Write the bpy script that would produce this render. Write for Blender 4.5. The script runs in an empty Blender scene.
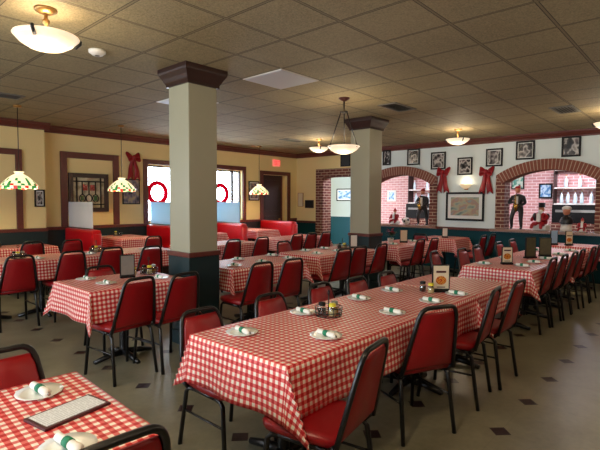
import bpy, bmesh, math, random
from mathutils import Vector, Matrix
random.seed(7)
PI = math.pi
S = bpy.context.scene
COL = S.collection
def R(d): return math.radians(d)

# ------------------------------------------------------------------ materials
def srgb(r, g, b):
    f = lambda c: (c/255/12.92) if c/255 <= .04045 else ((c/255+.055)/1.055)**2.4
    return (f(r), f(g), f(b), 1)
class NT:
    def __init__(s, name):
        s.m = bpy.data.materials.new(name); s.m.use_nodes = True
        s.t = s.m.node_tree; s.n = s.t.nodes; s.l = s.t.links
        s.b = s.n['Principled BSDF']; s.out = s.n['Material Output']
    def node(s, typ, **kw):
        n = s.n.new(typ)
        for k, v in kw.items(): setattr(n, k, v)
        return n
    def link(s, a, b): s.l.new(a, b)
    def val(s, sock, v):
        if isinstance(v, (int, float, tuple, list)): sock.default_value = v
        else: s.link(v, sock)
    def math(s, op, a, b=0., c=None):
        n = s.node('ShaderNodeMath', operation=op)
        s.val(n.inputs[0], a); s.val(n.inputs[1], b)
        if c is not None: s.val(n.inputs[2], c)
        return n.outputs[0]
    def mix(s, f, a, b):
        n = s.node('ShaderNodeMix', data_type='RGBA')
        s.val(n.inputs[0], f); s.val(n.inputs[6], a); s.val(n.inputs[7], b)
        return n.outputs[2]
    def coord(s, which='Object'): return s.node('ShaderNodeTexCoord').outputs[which]
    def sep(s, v):
        n = s.node('ShaderNodeSeparateXYZ'); s.link(v, n.inputs[0]); return n.outputs
    def comb(s, x, y, z=0.):
        n = s.node('ShaderNodeCombineXYZ')
        for i, v in enumerate((x, y, z)): s.val(n.inputs[i], v)
        return n.outputs[0]
    def noise(s, scale, detail=3., vec=None, rough=.55):
        n = s.node('ShaderNodeTexNoise'); n.inputs['Scale'].default_value = scale
        n.inputs['Detail'].default_value = detail; n.inputs['Roughness'].default_value = rough
        s.link(vec if vec is not None else s.coord(), n.inputs['Vector'])
        return n.outputs['Fac']
    def bump(s, h, strength=.3, dist=.01):
        n = s.node('ShaderNodeBump'); n.inputs['Strength'].default_value = strength
        n.inputs['Distance'].default_value = dist
        s.link(h, n.inputs['Height']); s.link(n.outputs[0], s.b.inputs['Normal'])
    def ramp(s, fac, stops):
        n = s.node('ShaderNodeValToRGB'); s.val(n.inputs[0], fac)
        e = n.color_ramp.elements
        while len(e) < len(stops): e.new(.5)
        for k, (p, c) in enumerate(stops): e[k].position = p; e[k].color = c
        return n.outputs[0]
def plain(name, rgb, rough=.5, metal=0., var=.12, scale=8., bump=0., bscale=60., spec=None):
    t = NT(name); c = srgb(*rgb)
    d = tuple(x*(1-var) for x in c[:3])+(1,); e = tuple(min(1, x*(1+var)) for x in c[:3])+(1,)
    t.link(t.mix(t.noise(scale), d, e), t.b.inputs['Base Color'])
    t.b.inputs['Roughness'].default_value = rough; t.b.inputs['Metallic'].default_value = metal
    if spec is not None: t.b.inputs['Specular IOR Level'].default_value = spec
    if bump: t.bump(t.noise(bscale), bump)
    return t.m
M = {}
M['paint_yellow'] = plain('yellow_paint', (230, 208, 148), .65, var=.04, scale=2, bump=.05)
M['paint_pale'] = plain('pale_paint', (216, 228, 228), .65, var=.03, scale=2, bump=.05)
M['paint_beyond'] = plain('beyond_paint', (166, 176, 170), .7, var=.03, scale=2)
M['paint_column'] = plain('column_paint', (160, 157, 134), .4, var=.03, scale=3)
M['green'] = plain('green_paint', (6, 38, 42), .45, var=.12, scale=4)
M['mahogany'] = plain('mahogany', (96, 46, 38), .35, var=.25, scale=14)
M['dark_wood'] = plain('dark_wood', (50, 30, 26), .35, var=.25, scale=14)
M['tan_wood'] = plain('tan_wood', (150, 96, 58), .4, var=.25, scale=14)
M['ledge'] = plain('ledge_wood', (150, 116, 100), .25, var=.15, scale=14)
M['teal'] = plain('teal_paint', (5, 60, 68), .6, var=.1, scale=4, spec=.2)
M['black'] = plain('black_tube', (14, 13, 14), .34, var=.1, spec=.5)
M['black_plastic'] = plain('black_plastic', (11, 10, 11), .5, spec=.25)
M['vinyl'] = plain('red_vinyl', (142, 11, 20), .38, var=.10, scale=5, bump=.06, bscale=160)
M['booth_vinyl'] = plain('booth_vinyl', (190, 14, 26), .3, var=.08, scale=5)
M['ribbon'] = plain('ribbon', (146, 8, 22), .45, var=.15, scale=18)
M['white'] = plain('white', (225, 222, 214), .4, var=.03)
M['ceramic'] = plain('ceramic', (238, 238, 232), .18, var=.02)
M['napkin'] = plain('napkin', (235, 232, 222), .8, var=.05, scale=40, bump=.15)
M['band'] = plain('green_band', (20, 120, 86), .6)
M['mat'] = plain('mat_board', (222, 224, 222), .7, var=.02)
M['brass'] = plain('brass', (180, 140, 86), .3, metal=.9)
M['steel'] = plain('steel', (150, 148, 142), .3, metal=.9)
M['maroon'] = plain('maroon', (70, 22, 30), .35)
M['amber'] = plain('amber', (176, 120, 20), .25)
M['oil'] = plain('dark_oil', (46, 26, 16), .2)
M['yellow_lid'] = plain('yellow_lid', (214, 200, 40), .4)
M['cheese'] = plain('cheese', (214, 196, 140), .5)
M['pink'] = plain('pink_packets', (222, 150, 150), .6)
M['skin'] = plain('painted_skin', (196, 130, 100), .5)
M['dark_suit'] = plain('dark_suit', (26, 28, 32), .4)
M['red_suit'] = plain('red_suit', (160, 14, 30), .5)
M['gold'] = plain('gold', (190, 150, 70), .25, metal=.8)
M['vent'] = plain('vent', (110, 108, 100), .5)
M['speaker_black'] = plain('speaker_black', (20, 22, 24), .5)
M['bottle_white'] = plain('bottle_white', (196, 214, 220), .25)
M['bottle_green'] = plain('bottle_green', (40, 86, 60), .2)
M['foliage'] = plain('foliage', (30, 80, 40), .6)
M['unlit_panel'] = plain('unlit_panel', (196, 200, 206), .5, var=.02)
M['blue_sheet'] = plain('blue_sheet', (150, 176, 200), .5)

def emissive(name, rgb, strength, var=.1, scale=10):
    t = NT(name); c = srgb(*rgb)
    d = tuple(x*(1-var) for x in c[:3])+(1,)
    col = t.mix(t.noise(scale, 4), d, c)
    t.link(col, t.b.inputs['Base Color']); t.link(col, t.b.inputs['Emission Color'])
    t.b.inputs['Emission Strength'].default_value = strength; t.b.inputs['Roughness'].default_value = .3
    return t.m
M['alabaster'] = emissive('alabaster', (255, 232, 198), .72, .5, 7)
M['sconce_glass'] = emissive('sconce_glass', (255, 226, 180), .35, .3, 10)
M['lamp_cream'] = emissive('lamp_cream', (255, 238, 190), 1.0, .4, 60)
M['lamp_red'] = emissive('lamp_red', (205, 30, 24), .8)
M['lamp_green'] = emissive('lamp_green', (44, 130, 60), .7)
M['tube'] = emissive('tube', (244, 240, 255), 34., 0)
M['exit_red'] = emissive('exit_red', (255, 40, 40), 1.5, 0)
M['exit_face'] = emissive('exit_face', (235, 120, 110), .5, 0)

def gingham():
    t = NT('gingham'); u = t.sep(t.coord('UV'))
    P = .0385
    def stripe(x): return t.math('GREATER_THAN', t.math('FRACT', t.math('MULTIPLY', x, 1/P)), .5)
    a, b = stripe(u[0]), stripe(u[1])
    s = t.math('ADD', a, b)
    red, pk, wh = srgb(190, 14, 26), srgb(226, 112, 106), srgb(246, 238, 224)
    c = t.mix(t.math('MINIMUM', s, 1.), wh, pk)
    c = t.mix(t.math('MULTIPLY', a, b), c, red)
    t.link(c, t.b.inputs['Base Color'])
    t.b.inputs['Roughness'].default_value = .42
    t.bump(t.noise(9, 2), .25, .01)
    return t.m
M['gingham'] = gingham()

def floor_mat():
    t = NT('floor_tile'); p = t.sep(t.coord())
    def cell(x, o):
        f = t.math('FRACT', t.math('ADD', t.math('MULTIPLY', t.math('SUBTRACT', x, o), 1/.61), .5))
        return t.math('MULTIPLY', t.math('ABSOLUTE', t.math('SUBTRACT', f, .5)), .61)
    ax, ay = cell(p[0], 3.126), cell(p[1], 1.015)
    inset = t.math('LESS_THAN', t.math('ADD', ax, ay), .073)
    joint = t.math('LESS_THAN', t.math('MINIMUM', ax, ay), .0025)
    n1 = t.noise(2.2, 5); n2 = t.noise(22, 4)
    base = t.ramp(t.math('ADD', t.math('MULTIPLY', n1, .65), t.math('MULTIPLY', n2, .35)),
                  [(.3, srgb(108, 103, 82)), (.7, srgb(146, 139, 114))])
    c = t.mix(t.math('MULTIPLY', joint, .25), base, srgb(96, 90, 72))
    c = t.mix(inset, c, srgb(44, 24, 24))
    t.link(c, t.b.inputs['Base Color'])
    t.link(t.math('ADD', .26, t.math('MULTIPLY', n2, .18)), t.b.inputs['Roughness'])
    t.bump(n2, .04)
    return t.m
M['floor'] = floor_mat()
def ceil_mat():
    t = NT('ceiling_tile'); p = t.sep(t.coord())
    def cell(x, o):
        f = t.math('FRACT', t.math('ADD', t.math('MULTIPLY', t.math('SUBTRACT', x, o), 1/.61), .5))
        return t.math('MULTIPLY', t.math('ABSOLUTE', t.math('SUBTRACT', f, .5)), .61)
    d = t.math('MINIMUM', cell(p[0], 2.87), cell(p[1], 2.80))
    bar = t.math('LESS_THAN', d, .009); rec = t.math('LESS_THAN', d, .0155)
    n = t.noise(75, 5, rough=.7); n0 = t.noise(1.1, 3)
    base = t.ramp(t.math('ADD', t.math('MULTIPLY', n, .8), t.math('MULTIPLY', n0, .2)),
                  [(.32, srgb(114, 104, 76)), (.62, srgb(168, 154, 118))])
    c = t.mix(rec, base, srgb(62, 52, 36)); c = t.mix(bar, c, srgb(128, 116, 88))
    t.link(c, t.b.inputs['Base Color']); t.b.inputs['Roughness'].default_value = .75
    t.bump(t.math('SUBTRACT', n, t.math('MULTIPLY', rec, .8)), .55, .012)
    return t.m
M['ceiling'] = ceil_mat()
def brick_mat(name, c1, c2, mort):
    t = NT(name); p = t.sep(t.coord())
    v = t.comb(t.math('ADD', p[0], p[1]), p[2])
    b = t.node('ShaderNodeTexBrick'); t.link(v, b.inputs['Vector'])
    b.inputs['Scale'].default_value = 1.; b.inputs['Brick Width'].default_value = .21
    b.inputs['Row Height'].default_value = .075; b.inputs['Mortar Size'].default_value = .009
    b.inputs['Mortar Smooth'].default_value = .2
    b.inputs['Color1'].default_value = srgb(*c1); b.inputs['Color2'].default_value = srgb(*c2)
    b.inputs['Mortar'].default_value = srgb(*mort)
    t.link(b.outputs['Color'], t.b.inputs['Base Color']); t.b.inputs['Roughness'].default_value = .8
    inv = t.math('SUBTRACT', 1., b.outputs['Fac']); t.bump(inv, .6, .01)
    return t.m
M['brick'] = brick_mat('brick', (116, 58, 44), (88, 42, 34), (176, 152, 132))
M['brick_back'] = brick_mat('brick_back', (214, 158, 156), (200, 140, 140), (236, 214, 212))
M['arch_brick'] = plain('arch_brick', (128, 72, 58), .8, var=.35, scale=20, bump=.3)
M['mortar'] = plain('mortar', (176, 152, 132), .9)

def thin_glass(name, tint, gloss=.06):
    t = NT(name)
    tr = t.node('ShaderNodeBsdfTransparent'); tr.inputs[0].default_value = tint
    gl = t.node('ShaderNodeBsdfGlossy'); gl.inputs['Roughness'].default_value = .03
    mx = t.node('ShaderNodeMixShader'); t.val(mx.inputs[0], t.math('MULTIPLY', t.noise(3), 2*gloss))
    t.link(tr.outputs[0], mx.inputs[1]); t.link(gl.outputs[0], mx.inputs[2])
    t.link(mx.outputs[0], t.out.inputs[0]); return t.m
M['glass'] = thin_glass('window_glass', (.95, .97, 1, 1))
M['jar_glass'] = thin_glass('jar_glass', (.86, .88, .86, 1), .14)
def translucent(name, rgb, f=.6):
    t = NT(name); c = srgb(*rgb)
    d = tuple(x*.93 for x in c[:3])+(1,); col = t.mix(t.noise(6), d, c)
    tr = t.node('ShaderNodeBsdfTranslucent'); df = t.node('ShaderNodeBsdfDiffuse')
    t.link(col, tr.inputs[0]); t.link(col, df.inputs[0])
    mx = t.node('ShaderNodeMixShader'); mx.inputs[0].default_value = f
    t.link(df.outputs[0], mx.inputs[1]); t.link(tr.outputs[0], mx.inputs[2])
    t.link(mx.outputs[0], t.out.inputs[0]); return t.m
M['frosted'] = translucent('frosted_panel', (236, 240, 244), .5)
M['ring_red'] = translucent('ring_red', (200, 10, 60), .45)
M['frosted_windowlit'] = translucent('frosted_windowlit', (196, 226, 244), .75)  # white frosted screen with the blue window light put into its colour
def picture(name, stops, scale, seed):
    t = NT(name); v = t.coord('Generated')
    mp = t.node('ShaderNodeMapping'); t.link(v, mp.inputs[0]); mp.inputs['Location'].default_value = (seed*3.1, seed*1.7, seed)
    f = t.noise(scale, 1.5, mp.outputs[0], .5)
    t.link(t.ramp(f, stops), t.b.inputs['Base Color']); t.b.inputs['Roughness'].default_value = .25
    return t.m
for k in range(7):
    M['photo%d' % k] = picture('monochrome_photo', [(.36, srgb(22, 22, 24)), (.47, srgb(80, 76, 76)), (.52, srgb(190, 186, 182)), (.6, srgb(120, 112, 112)), (.68, srgb(40, 38, 40))], 2.0, k+1.7)
M['painting'] = picture('painting', [(.3, srgb(96, 116, 110)), (.42, srgb(150, 160, 146)), (.5, srgb(170, 164, 136)), (.58, srgb(164, 130, 118)), (.7, srgb(140, 152, 150))], 3.2, 4.4)
M['poster'] = picture('poster', [(.35, srgb(60, 54, 66)), (.5, srgb(120, 110, 116)), (.62, srgb(160, 140, 110))], 4, 2.2)
M['blue_pic'] = picture('blue_picture', [(.4, srgb(90, 140, 190)), (.55, srgb(190, 214, 230))], 4, 6.2)
M['green_pic'] = picture('green_picture', [(.4, srgb(90, 150, 130)), (.55, srgb(196, 206, 190))], 4, 3.2)
M['menu_page'] = None
def page_mat():
    t = NT('menu_page'); u = t.sep(t.coord('UV'))
    row = t.math('LESS_THAN', t.math('FRACT', t.math('MULTIPLY', u[1], 9.)), .42)
    n = t.math('GREATER_THAN', t.noise(9, 1, t.comb(t.math('MULTIPLY', u[0], 2.5), t.math('FLOOR', t.math('MULTIPLY', u[1], 9.)))), .44)
    c = t.mix(t.math('MULTIPLY', t.math('MULTIPLY', row, n), .3), srgb(236, 240, 242), srgb(70, 76, 84))
    t.link(c, t.b.inputs['Base Color']); t.b.inputs['Roughness'].default_value = .2; return t.m
M['menu_page'] = page_mat()
M['card'] = plain('card', (222, 208, 176), .4, var=.06)
M['pizza'] = picture('pizza', [(.4, srgb(190, 90, 30)), (.5, srgb(224, 170, 70)), (.6, srgb(160, 40, 24))], 6, 1.1)
M['card_back'] = plain('card_back', (92, 88, 64), .35, var=.4, scale=20)
M['card_grey'] = plain('card_grey', (120, 116, 108), .35, var=.2, scale=20)
M['leaded'] = picture('leaded', [(.4, srgb(150, 138, 110)), (.6, srgb(200, 190, 160))], 5, 2)
M['red_glass'] = plain('red_glass', (150, 40, 30), .2)
M['green_glass'] = plain('green_glass', (70, 100, 60), .2)

# ------------------------------------------------------------------ mesh builder
class MB:
    def __init__(s): s.bm = bmesh.new(); s.mi = 0
    def box(s, a, b, bev=0., rot=None, piv=None):
        a, b = Vector(a), Vector(b); c = (a+b)/2; d = b-a
        r = bmesh.ops.create_cube(s.bm, size=1.)
        vs = r['verts']
        for v in vs: v.co = Vector((v.co.x*d.x, v.co.y*d.y, v.co.z*d.z))+c
        fs = set(f for v in vs for f in v.link_faces)
        if bev:
            es = list(set(e for v in vs for e in v.link_edges))
            q = bmesh.ops.bevel(s.bm, geom=es, offset=bev, segments=2, affect='EDGES', profile=.6)
            vs = list(set(q['verts']) | set(v for v in vs if v.is_valid))
        if rot: bmesh.ops.rotate(s.bm, verts=vs, cent=piv or c, matrix=rot)
        s.mark(vs); return vs
    def mark(s, vs):
        if s.mi:
            for v in vs:
                for f in v.link_faces: f.material_index = s.mi
    def tube(s, pts, r, seg=8, closed=False, cap=True):
        pts = [Vector(p) for p in pts]; n = len(pts); rings = []
        rr = r if isinstance(r, (list, tuple)) else [r]*n
        ref = None
        for i, p in enumerate(pts):
            if closed: t = pts[(i+1) % n]-pts[i-1]
            else: t = pts[min(i+1, n-1)]-pts[max(i-1, 0)]
            t.normalize()
            if ref is None:
                ref = t.orthogonal().normalized()
            ref = (ref-t*ref.dot(t))
            if ref.length < 1e-5: ref = t.orthogonal()
            ref.normalize(); bi = t.cross(ref)
            rings.append([s.bm.verts.new(p+(ref*math.cos(2*PI*k/seg)+bi*math.sin(2*PI*k/seg))*rr[i]) for k in range(seg)])
        m = n if closed else n-1
        for i in range(m):
            A, B = rings[i], rings[(i+1) % n]
            for k in range(seg):
                f = s.bm.faces.new((A[k], A[(k+1) % seg], B[(k+1) % seg], B[k])); f.smooth = True; f.material_index = s.mi
        if not closed and cap:
            for ring in (rings[0][::-1], rings[-1]):
                f = s.bm.faces.new(ring); f.material_index = s.mi
    def lathe(s, prof, seg=24, c=(0, 0, 0), mats=None, smooth=True, scal=None):
        c = Vector(c); rings = []
        for j, (r, z) in enumerate(prof):
            ring = []
            for k in range(seg):
                a = 2*PI*k/seg
                ring.append(s.bm.verts.new(c+Vector((max(r, 1e-4)*math.cos(a), max(r, 1e-4)*math.sin(a), z+(scal(j, k) if scal else 0)))))
            rings.append(ring)
        for j in range(len(prof)-1):
            for k in range(seg):
                f = s.bm.faces.new((rings[j][k], rings[j][(k+1) % seg], rings[j+1][(k+1) % seg], rings[j+1][k]))
                f.smooth = smooth; f.material_index = mats(j, k) if mats else s.mi
    def prism(s, poly, axis, a, b):
        """poly: 2D points; axis 'x' -> (y,z), 'y' -> (x,z), 'z' -> (x,y)"""
        def P(p, h):
            return {'x': (h, p[0], p[1]), 'y': (p[0], h, p[1]), 'z': (p[0], p[1], h)}[axis]
        A = [s.bm.verts.new(P(p, a)) for p in poly]; B = [s.bm.verts.new(P(p, b)) for p in poly]
        n = len(poly); fs = [s.bm.faces.new(A[::-1]), s.bm.faces.new(B)]
        for i in range(n): fs.append(s.bm.faces.new((A[i], A[(i+1) % n], B[(i+1) % n], B[i])))
        for f in fs: f.material_index = s.mi
    def ball(s, c, r, sc=(1, 1, 1), seg=14):
        q = bmesh.ops.create_uvsphere(s.bm, u_segments=seg, v_segments=max(6, seg*2//3), radius=r)
        for v in q['verts']:
            v.co = Vector((v.co.x*sc[0], v.co.y*sc[1], v.co.z*sc[2]))+Vector(c)
            for f in v.link_faces: f.smooth = True; f.material_index = s.mi
    def build(s, name, mats, parent=None, loc=None, rz=0.):
        bmesh.ops.recalc_face_normals(s.bm, faces=s.bm.faces[:])
        me = bpy.data.meshes.new(name); s.bm.to_mesh(me); s.bm.free()
        for m in (mats if isinstance(mats, (list, tuple)) else [mats]): me.materials.append(m)
        o = bpy.data.objects.new(name, me); COL.objects.link(o)
        if parent: o.parent = parent
        if loc: o.location = loc
        o.rotation_euler.z = rz
        return o
def tag(o, label, cat, group=None):
    o['label'] = label; o['category'] = cat
    if group: o['group'] = group
    return o
def thing(name, label, cat, loc=(0, 0, 0), rz=0., group=None):
    o = bpy.data.objects.new(name, None); COL.objects.link(o)
    o.empty_display_size = .1; o.location = loc; o.rotation_euler.z = rz
    return tag(o, label, cat, group)
def struct(o): o['kind'] = 'structure'; return o
def dup(root, loc, rz, label, group=None):
    r = root.copy(); COL.objects.link(r); r.location = loc; r.rotation_euler = (0, 0, rz); r['label'] = label
    if group: r['group'] = group
    for ch in list(root.children):
        c = ch.copy(); COL.objects.link(c); c.parent = r
        for g in list(ch.children):
            d = g.copy(); COL.objects.link(d); d.parent = c
    return r
class Kind:
    """first call places the prototype, later calls copy it"""
    def __init__(s, make): s.make = make; s.p = None
    def __call__(s, loc, rz, label, group=None):
        if s.p is None:
            s.p = s.make(); o = s.p; o.location = loc; o.rotation_euler.z = rz; o['label'] = label
            if group: o['group'] = group
            return o
        return dup(s.p, loc, rz, label, group)
ORD = ['first', 'second', 'third', 'fourth', 'fifth', 'sixth', 'seventh']

# ------------------------------------------------------------------ camera
H = 2.9; CAMZ = 1.53
XW, YW = 10.12, 9.28            # inner faces of right wall and left wall
cam = bpy.data.cameras.new('camera'); co = bpy.data.objects.new('camera', cam); COL.objects.link(co)
pitch, yaw, roll, foc = R(3.0089), R(42.068), R(.2611), 461.02
fw = Vector((math.cos(yaw)*math.cos(pitch), math.sin(yaw)*math.cos(pitch), -math.sin(pitch)))
rt = Vector((math.sin(yaw), -math.cos(yaw), 0)); up = rt.cross(fw)
r2 = rt*math.cos(roll)+up*math.sin(roll); u2 = up*math.cos(roll)-rt*math.sin(roll)
co.matrix_world = Matrix(((r2.x, u2.x, -fw.x, 0), (r2.y, u2.y, -fw.y, 0), (r2.z, u2.z, -fw.z, CAMZ), (0, 0, 0, 1)))
cam.sensor_width = 36; cam.lens = foc/600*36; cam.clip_start = .05
S.camera = co

# ------------------------------------------------------------------ room shell
XB, YB = -3.2, -3.2            # walls behind the camera
XR = 13.0                      # far wall of the room beyond the arches
m = MB(); m.box((XB-.1, YB-.1, -.1), (XR+.1, 11.2, 0)); struct(m.build('floor', M['floor']))
m = MB(); m.box((XB-.1, YB-.1, H), (XR+.1, 11.2, H+.1)); struct(m.build('ceiling', M['ceiling']))
# left (window) wall with two window openings and a doorway
WIN = [(-2.4, -1.2), (5.28, 6.30), (6.98, 8.00)]; WZ = (1.04, 2.30); DR = (8.74, 9.72, 2.24)
m = MB(); y0, y1 = YW, YW+.25
xs = [XB-.1]+[q for ab in WIN for q in ab]+[DR[0], DR[1], XW+.3]
for k in range(0, len(xs), 2): m.box((xs[k], y0, 0), (xs[k+1], y1, H))
for a, b in WIN: m.box((a, y0, 0), (b, y1, WZ[0])); m.box((a, y0, WZ[1]), (b, y1, H))
m.box((DR[0], y0, DR[2]), (DR[1], y1, H))
struct(m.build('wall_left', M['paint_yellow']))
m = MB(); m.box((.9, YW-.26, 0), (3.12, YW, H)); struct(m.build('wall_left_pilaster', M['paint_yellow']))
BW = [(.6, 2.2), (2.7, 4.3), (4.8, 6.4)]; BZ = (.95, 2.4)
m = MB(); pv = YB-.1
for a, b in BW: m.box((XB-.1, pv, 0), (XB, a, H)); m.box((XB-.1, a, 0), (XB, b, BZ[0])); m.box((XB-.1, a, BZ[1]), (XB, b, H)); pv = b
m.box((XB-.1, pv, 0), (XB, 9.53, H)); struct(m.build('wall_back', M['paint_yellow']))
for k, (a, b) in enumerate(BW):
    m = MB()
    m.box((XB-.08, a, BZ[0]), (XB+.02, a+.06, BZ[1])); m.box((XB-.08, b-.06, BZ[0]), (XB+.02, b, BZ[1])); m.box((XB-.08, a+.06, BZ[0]), (XB+.02, b-.06, BZ[0]+.06)); m.box((XB-.08, a+.06, BZ[1]-.06), (XB+.02, b-.06, BZ[1]))
    wn = struct(m.build('window_%d' % (k+5), M['mahogany']))
    m = MB(); m.box((XB-.06, a+.06, BZ[0]+.06), (XB-.054, b-.06, BZ[1]-.06)); m.build('pane', M['glass'], wn)
m = MB(); m.box((XB, YB-.1, 0), (XW+.3, YB, H)); struct(m.build('wall_near', M['mahogany']))
# right wall with two arches and a rectangular brick opening
ARC = [5.83, 2.50, -.83]; AW = .83; SILL = .95; WT = .28
def arc_pts(c, w, apex, rad, n=20):
    out = []
    a = math.asin(w/rad)
    for i in range(n+1):
        t = -a+2*a*i/n; out.append((c+rad*math.sin(t), apex-rad+rad*math.cos(t)))
    return out
RI = (AW**2+.23**2)/(2*.23); APEX = 2.18
m = MB(); X0, X1 = XW, XW+WT
OW = 1.0; RO = RI+.205; APO = APEX+.205
edges = sorted([(c-OW, c+OW) for c in ARC])
prev = YB
for a, b in edges:
    m.box((X0, prev, 0), (X1, a, H)); m.box((X0, a, 0), (X1, b, SILL-.05))
    c = (a+b)/2
    m.prism([(a, H)]+arc_pts(c, OW, APO, RO)+[(b, H)], 'x', X0, X1); prev = b
m.box((X0, prev, 0), (X1, 6.95, H))
struct(m.build('wall_right', M['paint_pale']))
OP = (7.2, 8.24, 2.21)
m = MB(); m.box((X0, 6.95, 0), (X1, OP[0], H)); m.box((X0, OP[1], 0), (X1, YW+.25, H)); m.box((X0, OP[0], OP[2]), (X1, OP[1], H))
struct(m.build('wall_corner', M['paint_yellow']))
# room beyond
m = MB(); m.box((XR, YB, 0), (XR+.1, 8.55, H)); struct(m.build('wall_beyond_brick', M['brick_back']))
m = MB(); m.box((XR, 8.55, .98), (XR+.1, 11.2, H)); m.box((X1, 11.1, 0), (XR, 11.2, H)); m.box((X1, YB-.1, 0), (XR+.1, YB, H)); struct(m.build('wall_beyond', M['paint_beyond']))
m = MB(); m.box((XR-.01, 8.55, 0), (XR+.1, 11.1, .98)); struct(m.build('trim_beyond', M['teal']))

# crown moulding
def crown(name, pts_xy, along):
    prof = [(0, 0), (.085, 0), (.085, -.028), (.06, -.04), (.045, -.075), (.02, -.095), (.02, -.125), (0, -.125)]
    m = MB(); (a, b) = pts_xy
    if along == 'x': m.prism([(-p+a[1], H+z) for p, z in prof], 'x', a[0], b[0])
    else: m.prism([(a[0]-p, H+z) for p, z in prof], 'y', a[1], b[1])
    return struct(m.build(name, M['mahogany']))
crown('trim_1', ((3.12, YW), (XW, YW)), 'x'); crown('trim_2', ((.9, YW-.26), (3.2, YW-.26)), 'x'); crown('trim_3', ((XW, YB), (XW, YW)), 'y')
# wainscot and chair rail
m = MB()
for a, b in ((3.12, DR[0]-.11), (DR[1]+.11, XW)): m.box((a, YW-.012, 0), (b, YW, .96))
m.box((.9, YW-.275, 0), (3.13, YW-.26, .96)); struct(m.build('trim_4', M['green']))
m = MB()
for a, b in ((3.13, DR[0]-.11), (DR[1]+.11, XW)): m.box((a, YW-.03, .96), (b, YW, 1.02), .006)
m.box((.9, YW-.295, .96), (3.14, YW-.26, 1.02), .006); struct(m.build('trim_5', M['mahogany']))
m = MB(); m.box((XW-.012, YB, 0), (XW, 7.0, .89)); m.box((XW-.012, 8.51, 0), (XW, YW-.02, .89)); struct(m.build('trim_6', M['teal']))
m = MB()
for a, b in ((3.6, 4.82), (6.83, 7.0), (8.51, YW-.03), (.28, 1.4)): m.box((XW-.035, a, .89), (XW, b, .95), .006)
struct(m.build('trim_7', M['mahogany']))
for k, (a, b) in enumerate(((4.82, 6.83), (1.4, 3.6), (-1.9, .28))):
    m = MB(); m.box((XW-.1, a, .90), (XW+WT+.1, b, .955), .008); struct(m.build('trim_%d' % (8+k), M['ledge']))

# brick arches
def brick_arch(c, label):
    t = thing('brick_arch', label, 'arch', (XW, c, 0), 0, 'brick arches in the right wall')
    for sgn in (-1, 1):
        z0 = APEX-RI; aa = math.asin(1.0/(RI+.205)); r_i = RI-.01
        q = [(AW-.012, .957), (1.0, .957), (1.0, z0+(RI+.205)*math.cos(aa)), (r_i*math.sin(aa), z0+r_i*math.cos(aa)), (AW-.012, z0+math.sqrt(r_i**2-(AW-.012)**2))]
        if q[3][0] < AW-.012: q = q[:3]+[(AW-.012, z0+r_i*math.cos(aa)+.02)]
        m = MB(); m.prism([(sgn*u, v) for u, v in q], 'x', -.04, WT+.03); m.build('jamb', M['brick'], t)
    m = MB(); n = 30; ro, ri = RI+.205, RI-.01; A = math.asin(1.0/ro)
    for i in range(n):
        t0 = -A+2*A*(i+.11)/n; t1 = -A+2*A*(i+.89)/n; z0 = APEX-RI
        q = [(r*math.sin(th), z0+r*math.cos(th)) for r, th in ((ri, t0), (ro, t0), (ro, t1), (ri, t1))]
        m.prism(q, 'x', -.045, WT+.03)
    m.build('arch_ring', M['arch_brick'], t)
    m = MB(); z0 = APEX-RI; n = 24; r3, r4 = ri+.006, ro-.006; A2 = A*.998
    q = [(r3*math.sin(-A2+2*A2*i/n), z0+r3*math.cos(-A2+2*A2*i/n)) for i in range(n+1)]
    q += [(r4*math.sin(A2-2*A2*i/n), z0+r4*math.cos(A2-2*A2*i/n)) for i in range(n+1)]
    m.prism(q, 'x', -.043, WT+.028); m.build('mortar', M['mortar'], t)
    return t
brick_arch(ARC[0], 'brick arch opening just right of the far column')
brick_arch(ARC[1], 'wide brick arch opening at the right edge of the photo')
t = thing('brick_doorway', 'square-topped brick doorway left of the far column', 'doorway', (XW, 7.72, 0))
m = MB(); m.box((-.05, .505, 0), (WT+.03, .77, 2.42)); m.build('jamb', M['brick'], t)
m = MB(); m.box((-.05, -.77, 0), (WT+.03, -.505, 2.42)); m.build('jamb', M['brick'], t)
m = MB(); m.box((-.05, -.505, 2.195), (WT+.03, .505, 2.42)); m.build('lintel', M['brick'], t)

# columns
def column(x, y, w, label):
    t = thing('column', label, 'column', (x+w/2, y+w/2, 0), 0, 'square columns')
    h = w/2
    m = MB(); m.box((-h, -h, .98), (h, h, 2.74), .012); m.build('shaft', M['paint_column'], t)
    m = MB(); m.box((-h-.012, -h-.012, .0), (h+.012, h+.012, .94)); m.build('base', M['green'], t)
    m = MB(); m.box((-h-.025, -h-.025, .94), (h+.025, h+.025, .99), .008); m.build('rail', M['mahogany'], t)
    m = MB()
    pr = [(.02, 2.715), (.02, 2.745), (.03, 2.76), (.05, 2.80), (.075, 2.84), (.08, 2.86), (.08, 2.9)]
    V = []
    for d, z in pr: V.append([m.bm.verts.new((sx*(h+d), sy*(h+d), z)) for sx, sy in ((-1, -1), (1, -1), (1, 1), (-1, 1))])
    for j in range(len(pr)-1):
        for k in range(4): m.bm.faces.new((V[j][k], V[j][(k+1) % 4], V[j+1][(k+1) % 4], V[j+1][k]))
    m.bm.faces.new(V[0][::-1]); m.bm.faces.new(V[-1]); m.build('capital', M['dark_wood'], t)
column(2.74, 4.0, .36, 'near square cream column with dark capital and green base')
column(6.40, 4.25, .38, 'far square cream column beside the hanging bowl lamp')

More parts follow.
